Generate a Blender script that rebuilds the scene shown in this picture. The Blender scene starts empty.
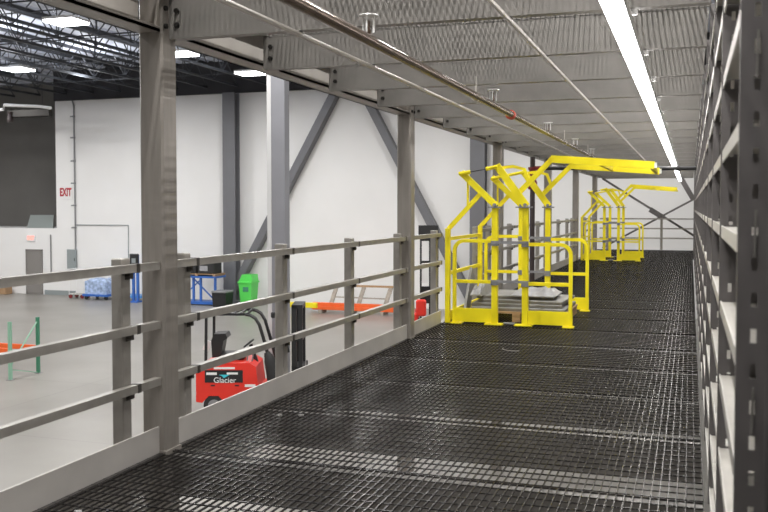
import bpy, math, random
from mathutils import Vector, Matrix
random.seed(7)
SC = bpy.context.scene
COL = SC.collection
PI = math.pi

# ------------------------------------------------------------------ materials
def mat(name, col, rough=0.5, metal=0.0, noise=0.0, scale=8.0, emit=None, estr=0.0, bump=0.0, spec=0.5, stretch=(1, 1, 1)):
    m = bpy.data.materials.new(name)
    m.use_nodes = True
    nt = m.node_tree
    b = nt.nodes['Principled BSDF']
    b.inputs['Base Color'].default_value = (*col, 1)
    b.inputs['Roughness'].default_value = rough
    b.inputs['Metallic'].default_value = metal
    b.inputs['Specular IOR Level'].default_value = spec
    if noise > 0 or bump > 0:
        tc = nt.nodes.new('ShaderNodeTexCoord')
        mp = nt.nodes.new('ShaderNodeMapping')
        mp.inputs['Scale'].default_value = stretch
        nz = nt.nodes.new('ShaderNodeTexNoise')
        nz.inputs['Scale'].default_value = scale
        nz.inputs['Detail'].default_value = 5
        nt.links.new(tc.outputs['Object'], mp.inputs['Vector'])
        nt.links.new(mp.outputs['Vector'], nz.inputs['Vector'])
        if noise > 0:
            rp = nt.nodes.new('ShaderNodeValToRGB')
            rp.color_ramp.elements[0].position = 0.3
            rp.color_ramp.elements[1].position = 0.7
            rp.color_ramp.elements[0].color = (*[max(0, c * (1 - noise)) for c in col], 1)
            rp.color_ramp.elements[1].color = (*[min(1, c * (1 + noise)) for c in col], 1)
            nt.links.new(nz.outputs['Fac'], rp.inputs['Fac'])
            nt.links.new(rp.outputs['Color'], b.inputs['Base Color'])
        if bump > 0:
            bp = nt.nodes.new('ShaderNodeBump')
            bp.inputs['Strength'].default_value = bump
            bp.inputs['Distance'].default_value = 0.01
            nt.links.new(nz.outputs['Fac'], bp.inputs['Height'])
            nt.links.new(bp.outputs['Normal'], b.inputs['Normal'])
    if emit:
        b.inputs['Emission Color'].default_value = (*emit, 1)
        b.inputs['Emission Strength'].default_value = estr
    return m

M = {}
M['steel'] = mat('grey_steel', (0.29, 0.265, 0.238), 0.33, 0.3, 0.10, 5, stretch=(6, 6, 0.6))
M['rail'] = mat('rail_steel', (0.34, 0.32, 0.29), 0.34, 0.3, 0.12, 9)
M['kick'] = mat('toe_plate_steel', (0.50, 0.475, 0.445), 0.42, 0.15, 0.10, 3)
M['galv'] = mat('galvanised_steel', (0.205, 0.193, 0.178), 0.42, 0.3, 0.10, 6)
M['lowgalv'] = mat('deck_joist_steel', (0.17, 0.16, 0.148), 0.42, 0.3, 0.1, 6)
M['beam'] = mat('edge_beam_steel', (0.31, 0.285, 0.255), 0.45, 0.2, 0.08, 4)
M['grate'] = mat('black_grating', (0.060, 0.055, 0.053), 0.27, 0.7, 0.2, 3)
M['grate_up'] = mat('grey_grating', (0.20, 0.19, 0.175), 0.45, 0.3, 0.1, 3)
M['clamp'] = mat('clamp_steel', (0.10, 0.092, 0.085), 0.4, 0.6)
M['bolt'] = mat('dark_bolt', (0.03, 0.028, 0.026), 0.4, 0.7)
M['yellow'] = mat('yellow_paint', (0.86, 0.72, 0.012), 0.38, 0, 0.05, 5)
M['wall'] = mat('white_wall', (0.80, 0.79, 0.775), 0.85, 0, 0.025, 0.5)
M['darkwall'] = mat('dark_wall', (0.14, 0.134, 0.124), 0.8, 0, 0.08, 0.6)
M['darktrim'] = mat('dark_fascia', (0.030, 0.029, 0.033), 0.8, 0, 0.2, 1)
M['roofdeck'] = mat('roof_deck', (0.62, 0.65, 0.74), 0.6, 0, 0.05, 1)
M['joist'] = mat('joist_paint', (0.035, 0.037, 0.042), 0.6)
M['bluegrey'] = mat('blue_grey_paint', (0.21, 0.212, 0.232), 0.5, 0, 0.05, 2)
M['wallsteel'] = mat('wall_steel_paint', (0.145, 0.145, 0.155), 0.5, 0, 0.05, 2)
M['litface'] = mat('lit_face_tone', (0.52, 0.52, 0.52), 0.5, 0, 0.05, 2)  # paler tone that paints light onto the interior column's left face
M['pipe'] = mat('brown_pipe', (0.17, 0.125, 0.095), 0.25, 0.75, 0.15, 12)
M['conduit'] = mat('conduit_metal', (0.50, 0.47, 0.43), 0.4, 0.4)
M['white'] = mat('white_paint', (0.80, 0.80, 0.79), 0.45)
M['chrome'] = mat('bright_metal', (0.72, 0.71, 0.69), 0.25, 0.7)
M['black'] = mat('black_paint', (0.016, 0.016, 0.017), 0.42)
M['rubber'] = mat('rubber', (0.022, 0.022, 0.022), 0.75)
M['red'] = mat('red_paint', (0.72, 0.035, 0.022), 0.35, 0, 0.05, 3)
M['darkred'] = mat('dark_red_paint', (0.20, 0.02, 0.02), 0.4)
M['redbrown'] = mat('riser_paint', (0.045, 0.032, 0.031), 0.5)
M['orange'] = mat('orange_paint', (0.80, 0.13, 0.025), 0.5, 0, 0.06, 3)
M['green'] = mat('green_paint', (0.05, 0.22, 0.13), 0.5, 0, 0.1, 4)
M['palegreen'] = mat('pale_green_paint', (0.25, 0.45, 0.33), 0.5)
M['bin'] = mat('green_plastic', (0.10, 0.66, 0.10), 0.4)
M['blue'] = mat('blue_paint', (0.035, 0.13, 0.45), 0.45, 0, 0.1, 3)
M['skyblue'] = mat('pale_blue_paint', (0.08, 0.27, 0.60), 0.45)
M['grey'] = mat('mid_grey', (0.22, 0.22, 0.225), 0.55)
M['panelgrey'] = mat('panel_grey', (0.27, 0.30, 0.30), 0.5)
M['doorgrey'] = mat('door_grey', (0.23, 0.215, 0.20), 0.55)
M['wood'] = mat('pallet_wood', (0.42, 0.27, 0.14), 0.8, 0, 0.25, 7, stretch=(1, 8, 8))
M['oldwood'] = mat('weathered_wood', (0.36, 0.32, 0.27), 0.8, 0, 0.2, 7)
M['card'] = mat('cardboard', (0.38, 0.24, 0.13), 0.85)
M['film'] = mat('plastic_film', (0.33, 0.33, 0.34), 0.28, 0, 0.12, 14, bump=0.6)
M['wrap'] = mat('blue_wrap', (0.36, 0.46, 0.66), 0.25, 0, 0.45, 6, bump=0.6)
M['sheet'] = mat('grey_sheet', (0.24, 0.235, 0.225), 0.5, 0, 0.15, 6)
M['shelf'] = mat('shelf_steel', (0.41, 0.39, 0.35), 0.45, 0.15, 0.06, 9)
M['lip'] = mat('shelf_lip', (0.50, 0.48, 0.44), 0.4, 0.2)
M['frame'] = mat('upright_steel', (0.135, 0.125, 0.122), 0.5, 0.15, 0.10, 9)
M['exitred'] = mat('exit_red', (0.42, 0.02, 0.03), 0.6)
M['teal'] = mat('teal_mark', (0.05, 0.55, 0.65), 0.5)
M['glassdark'] = mat('tinted_panel', (0.30, 0.33, 0.315), 0.4)
M['led'] = mat('led_diffuser', (0.9, 0.9, 0.9), 0.5, emit=(1.0, 0.965, 0.95), estr=14.0)
M['highbay'] = mat('highbay_lens', (0.9, 0.9, 0.9), 0.5, emit=(0.97, 0.985, 1.0), estr=14.0)
M['exitlit'] = mat('exit_lit', (0.9, 0.3, 0.25), 0.5, emit=(1.0, 0.22, 0.16), estr=1.2)

# warehouse concrete with soft mottling and control joints
def concrete():
    m = mat('concrete_floor', (0.40, 0.385, 0.355), 0.36, 0, 0.0, 1)
    nt = m.node_tree
    b = nt.nodes['Principled BSDF']
    tc = nt.nodes.new('ShaderNodeTexCoord')
    n1 = nt.nodes.new('ShaderNodeTexNoise'); n1.inputs['Scale'].default_value = 0.45; n1.inputs['Detail'].default_value = 7
    r = nt.nodes.new('ShaderNodeValToRGB')
    r.color_ramp.elements[0].position = 0.32; r.color_ramp.elements[0].color = (0.205, 0.193, 0.172, 1)
    r.color_ramp.elements[1].position = 0.70; r.color_ramp.elements[1].color = (0.265, 0.251, 0.228, 1)
    br = nt.nodes.new('ShaderNodeTexBrick')
    br.offset = 0.0
    br.inputs['Scale'].default_value = 1.0
    br.inputs['Brick Width'].default_value = 4.5
    br.inputs['Row Height'].default_value = 4.5
    br.inputs['Mortar Size'].default_value = 0.012
    br.inputs['Color1'].default_value = (1, 1, 1, 1); br.inputs['Color2'].default_value = (0.97, 0.97, 0.97, 1)
    br.inputs['Mortar'].default_value = (0.72, 0.72, 0.72, 1)
    mx = nt.nodes.new('ShaderNodeMix'); mx.data_type = 'RGBA'; mx.blend_type = 'MULTIPLY'; mx.inputs[0].default_value = 1
    nt.links.new(tc.outputs['Object'], n1.inputs['Vector']); nt.links.new(tc.outputs['Object'], br.inputs['Vector'])
    nt.links.new(n1.outputs['Fac'], r.inputs['Fac'])
    nt.links.new(r.outputs['Color'], mx.inputs[6]); nt.links.new(br.outputs['Color'], mx.inputs[7])
    nt.links.new(mx.outputs[2], b.inputs['Base Color'])
    return m
M['concrete'] = concrete()

# ------------------------------------------------------------------ mesh builder
class MB:
    def __init__(s):
        s.v = []; s.f = []
    def add(s, vs, fs):
        o = len(s.v)
        s.v += [tuple(p) for p in vs]
        s.f += [tuple(i + o for i in f) for f in fs]
        return s
    def box(s, x0, x1, y0, y1, z0, z1):
        return s.add([(x0, y0, z0), (x1, y0, z0), (x1, y1, z0), (x0, y1, z0), (x0, y0, z1), (x1, y0, z1), (x1, y1, z1), (x0, y1, z1)],
                     [(0, 3, 2, 1), (4, 5, 6, 7), (0, 1, 5, 4), (1, 2, 6, 5), (2, 3, 7, 6), (3, 0, 4, 7)])
    def bbox(s, x0, x1, y0, y1, z0, z1, c=0.01):
        """box with chamfered vertical and horizontal edges (rounded look)"""
        c = min(c, (x1 - x0) / 2.01, (y1 - y0) / 2.01, (z1 - z0) / 2.01)
        def ring(z, k):
            return [(x0 + k + c, y0 + k, z), (x1 - k - c, y0 + k, z), (x1 - k, y0 + k + c, z), (x1 - k, y1 - k - c, z),
                    (x1 - k - c, y1 - k, z), (x0 + k + c, y1 - k, z), (x0 + k, y1 - k - c, z), (x0 + k, y0 + k + c, z)]
        h = c * 0.7
        rs = ring(z0, h) + ring(z0 + c, 0) + ring(z1 - c, 0) + ring(z1, h)
        fs = [tuple(range(7, -1, -1)), tuple(range(24, 32))]
        for k in range(3):
            for i in range(8):
                j = (i + 1) % 8
                fs.append((k * 8 + i, k * 8 + j, k * 8 + 8 + j, k * 8 + 8 + i))
        return s.add(rs, fs)
    def bar(s, a, b, w, h, up=(0, 0, 1)):
        """rectangular bar from a to b: w across, h along 'up'"""
        a = Vector(a); b = Vector(b); d = (b - a).normalized(); up = Vector(up)
        x = d.cross(up)
        if x.length < 1e-4:
            x = d.cross(Vector((0, 1, 0)))
        x.normalize(); u = x.cross(d).normalized()
        x *= w / 2; u *= h / 2
        vs = [a - x - u, a + x - u, a + x + u, a - x + u, b - x - u, b + x - u, b + x + u, b - x + u]
        return s.add(vs, [(0, 1, 2, 3), (7, 6, 5, 4), (0, 4, 5, 1), (1, 5, 6, 2), (2, 6, 7, 3), (3, 7, 4, 0)])
    def tube(s, pts, r, n=10, caps=True):
        pts = [Vector(p) for p in pts]
        rings = []
        prev = None
        for i, p in enumerate(pts):
            d = (pts[min(i + 1, len(pts) - 1)] - pts[max(i - 1, 0)]).normalized()
            if prev is None:
                x = d.cross(Vector((0, 0, 1)))
                if x.length < 1e-3: x = d.cross(Vector((0, 1, 0)))
            else:
                x = prev - d * prev.dot(d)
            x.normalize(); prev = x
            y = d.cross(x)
            rr = r[i] if isinstance(r, (list, tuple)) else r
            rings.append([p + x * math.cos(2 * PI * k / n) * rr + y * math.sin(2 * PI * k / n) * rr for k in range(n)])
        vs = [q for rg in rings for q in rg]; fs = []
        for i in range(len(pts) - 1):
            for k in range(n):
                j = (k + 1) % n
                fs.append((i * n + k, i * n + j, i * n + n + j, i * n + n + k))
        if caps:
            fs.append(tuple(range(n - 1, -1, -1))); fs.append(tuple(range((len(pts) - 1) * n, len(pts) * n)))
        return s.add(vs, fs)
    def sqtube(s, pts, w, h=None):
        """square section swept along a polyline in a plane of constant y"""
        h = h or w
        pts = [Vector(p) for p in pts]; vs = []; fs = []
        for i, p in enumerate(pts):
            d0 = (p - pts[i - 1]).normalized() if i else None
            d1 = (pts[i + 1] - p).normalized() if i < len(pts) - 1 else None
            d = ((d0 or d1) + (d1 or d0)).normalized()
            nrm = Vector((-d.z, 0, d.x))
            k = 1 / max(0.3, nrm.dot(Vector((-(d1 or d0).z, 0, (d1 or d0).x))))
            n2 = nrm * (w / 2 * k); y = Vector((0, h / 2, 0))
            vs += [p - n2 - y, p + n2 - y, p + n2 + y, p - n2 + y]
        for i in range(len(pts) - 1):
            for k in range(4):
                j = (k + 1) % 4
                fs.append((i * 4 + k, i * 4 + 4 + k, i * 4 + 4 + j, i * 4 + j))
        L = (len(pts) - 1) * 4
        fs += [(0, 1, 2, 3), (L + 3, L + 2, L + 1, L)]
        return s.add(vs, fs)
    def prism(s, prof, y0, y1):
        """profile in (x,z) extruded along y"""
        n = len(prof)
        vs = [(x, y0, z) for x, z in prof] + [(x, y1, z) for x, z in prof]
        fs = [tuple(range(n)), tuple(range(2 * n - 1, n - 1, -1))]
        for i in range(n):
            j = (i + 1) % n
            fs.append((i, i + n, j + n, j))
        return s.add(vs, fs)
    def lathe(s, prof, c=(0, 0, 0), axis='z', n=20):
        vs = []; fs = []
        for r, h in prof:
            for k in range(n):
                a = 2 * PI * k / n
                if axis == 'z': vs.append((c[0] + r * math.cos(a), c[1] + r * math.sin(a), c[2] + h))
                elif axis == 'y': vs.append((c[0] + r * math.cos(a), c[1] + h, c[2] + r * math.sin(a)))
                else: vs.append((c[0] + h, c[1] + r * math.cos(a), c[2] + r * math.sin(a)))
        for i in range(len(prof) - 1):
            for k in range(n):
                j = (k + 1) % n
                fs.append((i * n + k, i * n + j, i * n + n + j, i * n + n + k))
        fs.append(tuple(range(n - 1, -1, -1))); L = (len(prof) - 1) * n
        fs.append(tuple(range(L, L + n)))
        return s.add(vs, fs)
    def build(s, name, m, parent=None, smooth=False):
        me = bpy.data.meshes.new(name)
        me.from_pydata(s.v, [], s.f)
        me.validate(); me.update()
        import bmesh
        bm = bmesh.new(); bm.from_mesh(me)
        bmesh.ops.recalc_face_normals(bm, faces=bm.faces)
        bm.to_mesh(me); bm.free()
        if smooth:
            for p in me.polygons: p.use_smooth = True
            me.set_sharp_from_angle(angle=math.radians(40))
        me.materials.append(m)
        o = bpy.data.objects.new(name, me)
        COL.objects.link(o)
        if parent: o.parent = parent
        return o

def tag(o, label=None, cat=None, group=None, kind=None):
    if label: o['label'] = label
    if cat: o['category'] = cat
    if group: o['group'] = group
    if kind: o['kind'] = kind
    return o

def thing(name, label, cat, loc=(0, 0, 0), rz=0.0, group=None):
    o = bpy.data.objects.new(name, None)
    COL.objects.link(o)
    o.empty_display_size = 0.2
    o.location = loc; o.rotation_euler = (0, 0, rz)
    return tag(o, label, cat, group)

def struct(o):
    o['kind'] = 'structure'
    return o

def copy_tree(o, parent=None):
    c = o.copy(); COL.objects.link(c)
    if parent: c.parent = parent
    for ch in list(o.children):
        copy_tree(ch, c)
    return c

def text_mesh(txt, size, m, name, parent=None, extrude=0.002, xs=1.0, bold=0.0):
    cu = bpy.data.curves.new(name, 'FONT')
    cu.body = txt; cu.size = size; cu.align_x = 'CENTER'; cu.align_y = 'CENTER'; cu.extrude = extrude; cu.offset = bold
    tmp = bpy.data.objects.new('tmp_text', cu); COL.objects.link(tmp)
    bpy.context.view_layer.update()
    me = bpy.data.meshes.new_from_object(tmp.evaluated_get(bpy.context.evaluated_depsgraph_get()))
    bpy.data.objects.remove(tmp)
    me.name = name
    for v in me.vertices: v.co.x *= xs
    me.materials.clear(); me.materials.append(m)
    o = bpy.data.objects.new(name, me); COL.objects.link(o)
    if parent: o.parent = parent
    o.rotation_euler = (PI / 2, 0, 0)
    return o

G = -2.79                                   # warehouse floor level; the mezzanine deck top is z = 0
ORD = ['first', 'second', 'third', 'fourth', 'fifth', 'sixth', 'seventh', 'eighth', 'ninth', 'tenth']

# ------------------------------------------------------------------ shell of the building
struct(MB().box(-48, 14, -14, 40, G - 0.2, G).build('warehouse_floor', M['concrete']))['label'] = 'grey concrete warehouse floor below the mezzanine'
struct(MB().box(-28.72, 14, 36.0, 36.3, G, 6.45).build('wall_back', M['wall']))['label'] = 'tall white back wall of the warehouse'
struct(MB().box(-48, -28.72, 36.0, 36.3, G, 0.40).add([], []).build('wall_office', M['wall']))['label'] = 'low white office wall with a door under the dark wall'
struct(MB().box(-48, -28.72, 36.3, 39.4, 0.2, 0.40).build('trim_1', M['wall']))['label'] = 'flat top of the low white office block'
struct(MB().box(-48, -28.72, 39.4, 39.7, 0.4, 8).build('wall_left', M['darkwall']))['label'] = 'dark grey wall set back above the white office block'
struct(MB().box(-28.72, -28.5, 36.3, 39.4, 0.4, 8).build('wall_return', M['darkwall']))
struct(MB().box(-28.72, 14, 35.9, 36.3, 6.45, 7.9).build('trim_2', M['darktrim']))['label'] = 'dark band along the top of the white wall'
MBd = MB()
for k in range(70):                          # ribbed steel roof deck
    x = -48 + k * 0.9
    MBd.box(x, x + 0.62, -14, 40, 7.86, 7.92)
MBd.box(-48, 14, -14, 40, 7.92, 8.0)
struct(MBd.build('warehouse_ceiling', M['roofdeck']))['label'] = 'pale ribbed steel roof deck of the warehouse'
struct(MB().box(-48.3, -48, -14, 40, G, 8).build('wall_west', M['wall']))
struct(MB().box(14, 14.3, -14, 40, G, 8).build('wall_right', M['wall']))
struct(MB().box(-48, 14, -14.3, -14, G, 8).build('wall_front', M['wall']))
struct(MB().box(-29.45, -27.65, 35.97, 36.0, G, G + 0.22).box(-32.2, -31.7, 35.97, 36.0, G, G + 0.22).build('baseboard_back', M['panelgrey']))

d = thing('door_1', 'grey metal door in the low white office wall', 'door', (-30.02, 35.96, G))
d['kind'] = 'structure'
MB().box(-0.42, 0.42, -0.02, 0.03, 0.02, 2.12).build('door_panel', M['doorgrey'], d)
MB().box(-0.47, -0.42, -0.05, 0.05, 0, 2.17).box(0.42, 0.47, -0.05, 0.05, 0, 2.17).box(-0.47, 0.47, -0.05, 0.05, 2.12, 2.17).build('door_frame', M['doorgrey'], d)
MB().tube([(0.36, -0.02, 1.0), (0.36, -0.08, 1.0), (0.25, -0.08, 1.0)], 0.015).build('door_handle', M['chrome'], d)

# ------------------------------------------------------------------ mezzanine: columns
XC = -2.895
COLY = [4.52, 9.29, 14.2, 19.5, 24.45, 29.5]
colwhere = ['in the foreground, its base on the near toe plate', 'behind the red forklift and before the first yellow gate', 'behind the first yellow gate',
            'midway between the two yellow gates', 'beside the second, farther yellow gate', 'at the far cross-braced end of the deck']
for i, y in enumerate(COLY):
    c = thing('steel_column', 'square grey steel mezzanine column ' + colwhere[i], 'column', (XC, y, 0), group='mezzanine columns')
    a, w = 0.077, 0.012
    mb = MB().bbox(-a, a, -a, a, G, 3.9, 0.012)
    mb.build('shaft', M['steel'], c)
    MB().box(-a - 0.02, a + 0.006, -a - 0.006, a + 0.006, -0.012, 0.012).build('base_plate', M['steel'], c)
    for zz in (2.42, 2.52):
        for yy in (-0.045, 0.045):
            MB().lathe([(0.016, 0), (0.016, 0.014)], (a, yy, zz), 'x', 6).build('bolt', M['bolt'], c)

# edge beams between the columns (C-channels opening outwards)
edges = [-3.5] + COLY
for i in range(len(edges)):
    y0 = edges[i] + (0.084 if i else 0)
    y1 = edges[i + 1] - 0.084 if i + 1 < len(edges) else 31.0
    w = ['above the near rails, running to the foreground column', 'from the foreground column to the second column', 'from the second column to the one at the first yellow gate',
         'from the first yellow gate onward', 'approaching the farther yellow gate', 'from the farther yellow gate', 'over the far end of the deck'][i]
    mb = MB()
    mb.box(-2.985, -2.965, y0, y1, 2.385, 2.70).box(-2.985, -2.825, y0, y1, 2.385, 2.400).box(-2.985, -2.825, y0, y1, 2.685, 2.70)
    mb.box(-2.84, -2.825, y0, y1, 2.385, 2.412)
    o = mb.build('edge_beam', M['beam'])
    tag(o, 'long grey steel edge beam overhead ' + w, 'beam', 'mezzanine edge beams')

# joists: upper level and under the deck
def joist_mesh(z0, h):
    mb = MB()
    mb.box(0, 2.90, -0.003, 0.003, z0, z0 + h)
    mb.box(0, 2.90, 0, 0.06, z0, z0 + 0.006).box(0, 2.90, 0.054, 0.06, z0, z0 + 0.022)
    mb.box(0, 2.90, 0, 0.06, z0 + h - 0.006, z0 + h)
    return mb
JY = [4.52 + 1.205 * k for k in range(-4, 23)]
first = None
def jl(k, where):
    vis = k - 4
    if vis < 0: return 'steel joist %s, at or behind the nearest edge of the view' % where
    if vis < 8: return '%s steel joist %s, counting from the foreground column' % (ORD[vis], where)
    return 'one of the far steel joists %s, past the first yellow gate' % where
for k, y in enumerate(JY):
    if y < 3.0: continue
    if first is None:
        j = thing('ceiling_joist', '', 'joist', (-2.82, y, 0), group='joists of the level above')
        joist_mesh(2.355, 0.225).build('web', M['galv'], j)
        for zz in (2.43, 2.51):
            MB().lathe([(0.017, 0), (0.017, -0.012)], (0.055, -0.003, zz), 'y', 6).build('end_bolt', M['bolt'], j)
        first = j
    else:
        j = copy_tree(first); j.location = (-2.82, y, 0)
    j['label'] = jl(k, 'of the level above')
first = None
for k, y in enumerate(JY):
    if first is None:
        first = joist_mesh(-0.262, 0.23).build('deck_joist', M['lowgalv']); j = first
    else:
        j = first.copy(); COL.objects.link(j)
    j.location = (-2.82, y, 0)
    tag(j, jl(k, 'under the black deck grating'), 'joist', 'joists under the deck')

# gratings: bearing bars along y, cross rods along x, banded panels between joists
def grating(ztop, name, m, x0, x1, depth=0.025, pitch=0.04, rod=0.1):
    mb = MB()
    ys = [JY[0] - 1.205] + JY + [31.1]
    n = int(round((x1 - x0) / pitch))
    for a, b in zip(ys[:-1], ys[1:]):
        if b - a < 0.2: continue
        a += 0.008; b -= 0.008
        for i in range(n + 1):
            x = x0 + (x1 - x0) * i / n
            mb.box(x - 0.0025, x + 0.0025, a, b, ztop - depth, ztop)
        mb.box(x0, x1, a, a + 0.006, ztop - depth, ztop)
        mb.box(x0, x0 + 0.03, a, b, ztop - depth, ztop)
        mb.box(x0, x1, b - 0.006, b, ztop - depth, ztop)
        k = max(1, int(round((b - a) / rod)))
        for i in range(1, k):
            y = a + (b - a) * i / k
            mb.box(x0, x1, y - 0.0025, y + 0.0025, ztop - 0.006, ztop + 0.001)
    return struct(mb.build(name, m))
grating(0.0, 'floor', M['grate'], -2.86, 0.075, 0.011)['label'] = 'black steel bar grating deck of the mezzanine'
grating(2.61, 'ceiling', M['grate_up'], -2.82, 0.09, 0.025, 0.03)['label'] = 'grey bar grating of the level above'

# far edge trim of the deck
struct(MB().box(-2.99, 0.8, 31.1, 31.12, -0.3, 0.0).build('trim_3', M['grate']))
struct(MB().box(-2.99, -2.86, -3.5, 31.1, -0.30, -0.02).build('trim_4', M['beam']))

# small loose bits lying on the grating
for x, y, lb in ((-2.60, 5.49, 'left one of two small bright clips on the grating below the forklift'), (-2.46, 5.53, 'right one of two small bright clips on the grating below the forklift'),
                 (-2.64, 3.43, 'small bright clip on the grating in the near left corner by the toe plate'), (-1.62, 5.88, 'small bright clip on the open middle of the grating')):
    o = MB().box(x - 0.018, x + 0.018, y - 0.006, y + 0.006, 0.002, 0.012).box(x - 0.006, x + 0.006, y - 0.02, y + 0.02, 0.002, 0.010).build('grating_clip', M['chrome'])
    tag(o, lb, 'clip', 'grating clips')
tag(MB().tube([(-1.62 + 0.13 * math.cos(a), 8.85 + 0.14 * math.sin(a), 0.004) for a in [PI * (0.95 + 0.7 * k / 10) for k in range(11)]], 0.003, 6).build('wire_offcut', M['conduit']), 'short curved wire offcut lying on the grating before the first yellow gate', 'wire')

# ------------------------------------------------------------------ guardrails along the open edge
RX = -2.862
def guardrail(y0, y1, posts, label, kick=(None, None)):
    t = thing('guardrail', label, 'railing', (-2.9, (y0 + y1) / 2, 0), group='grey guardrails along the open edge')
    ym = (y0 + y1) / 2
    rx = RX + 2.9
    for nm, z in (('top_rail', 1.070), ('middle_rail', 0.735), ('lower_rail', 0.412)):
        MB().box(rx - 0.022, rx + 0.022, y0 - ym, y1 - ym, z - 0.022, z + 0.022).build(nm, M['rail'], t)
    MB().box(rx - 0.006, rx + 0.006, y0 - ym, y1 - ym, -0.02, 0.15).build('toe_plate', M['kick'], t)
    for p in posts:
        py = p - ym
        ps = MB().bbox(-0.058, 0.014, py - 0.04, py + 0.04, -0.2, 1.125, 0.006).build('post', M['rail'], t)
        for z in (1.070, 0.735, 0.412):
            cl = MB()
            cl.box(rx - 0.024, rx + 0.0245, py + 0.03, py + 0.06, z - 0.0245, z + 0.0245)
            cl.box(0.010, rx - 0.02, py - 0.012, py + 0.06, z - 0.06, z - 0.02)
            cl.lathe([(0.013, 0), (0.013, 0.03)], (0.014, py + 0.005, z - 0.04), 'x', 8)
            cl.build('clamp', M['clamp'], ps)
    return t
guardrail(0.4, 4.44, [1.4, 2.75, 4.18], 'grey three-bar guardrail in the near left corner, before the foreground column')
guardrail(4.60, 9.21, [4.81, 6.21, 7.65, 9.08], 'grey three-bar guardrail between the foreground column and the next column')
guardrail(9.37, 10.60, [10.52], 'short grey guardrail between the second column and the first yellow gate')
guardrail(12.60, 14.12, [12.72, 13.6], 'short grey guardrail directly behind the first yellow gate')
guardrail(14.28, 19.42, [15.3, 16.9, 18.3], 'grey guardrail from the column behind the first yellow gate to the next')
guardrail(19.58, 24.37, [21.3, 22.9, 23.9], 'grey guardrail leading up to the farther yellow gate')
guardrail(26.5, 29.42, [26.8, 28.2], 'grey guardrail past the farther yellow gate')
# end rail across the deck
t = thing('end_guardrail', 'grey guardrail across the far end of the deck, before the cross bracing', 'railing', (-1.4, 30.75, 0))
for nm, z in (('top_rail', 1.03), ('middle_rail', 0.715), ('lower_rail', 0.40)):
    MB().box(-1.45, 1.5, -0.022, 0.022, z - 0.022, z + 0.022).build(nm, M['rail'], t)
for x in (-1.2, 0.515):
    MB().box(x - 0.04, x + 0.04, 0.022, 0.07, 0, 1.07).build('post', M['rail'], t)
# cross brace
t = thing('cross_brace', 'dark steel cross brace with a centre plate at the far end of the deck', 'brace', (-1.06, 30.95, 0))
MB().bar((-1.72, 0, 2.36), (1.25, 0, 0.44), 0.07, 0.07).build('diagonal', M['frame'], t)
MB().bar((-1.72, 0.08, 0.05), (1.25, 0.08, 1.72), 0.05, 0.06).build('diagonal', M['frame'], t)
MB().bar((-0.20, -0.05, 1.34), (0.24, -0.05, 1.06), 0.03, 0.17).build('centre_plate', M['frame'], t)
tag(MB().bar((-0.30, 30.8, 2.34), (0.085, 30.8, 1.66), 0.05, 0.16).build('knee_brace', M['frame']), 'short dark knee brace in the upper corner at the far end, beside the shelving', 'brace')

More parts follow.
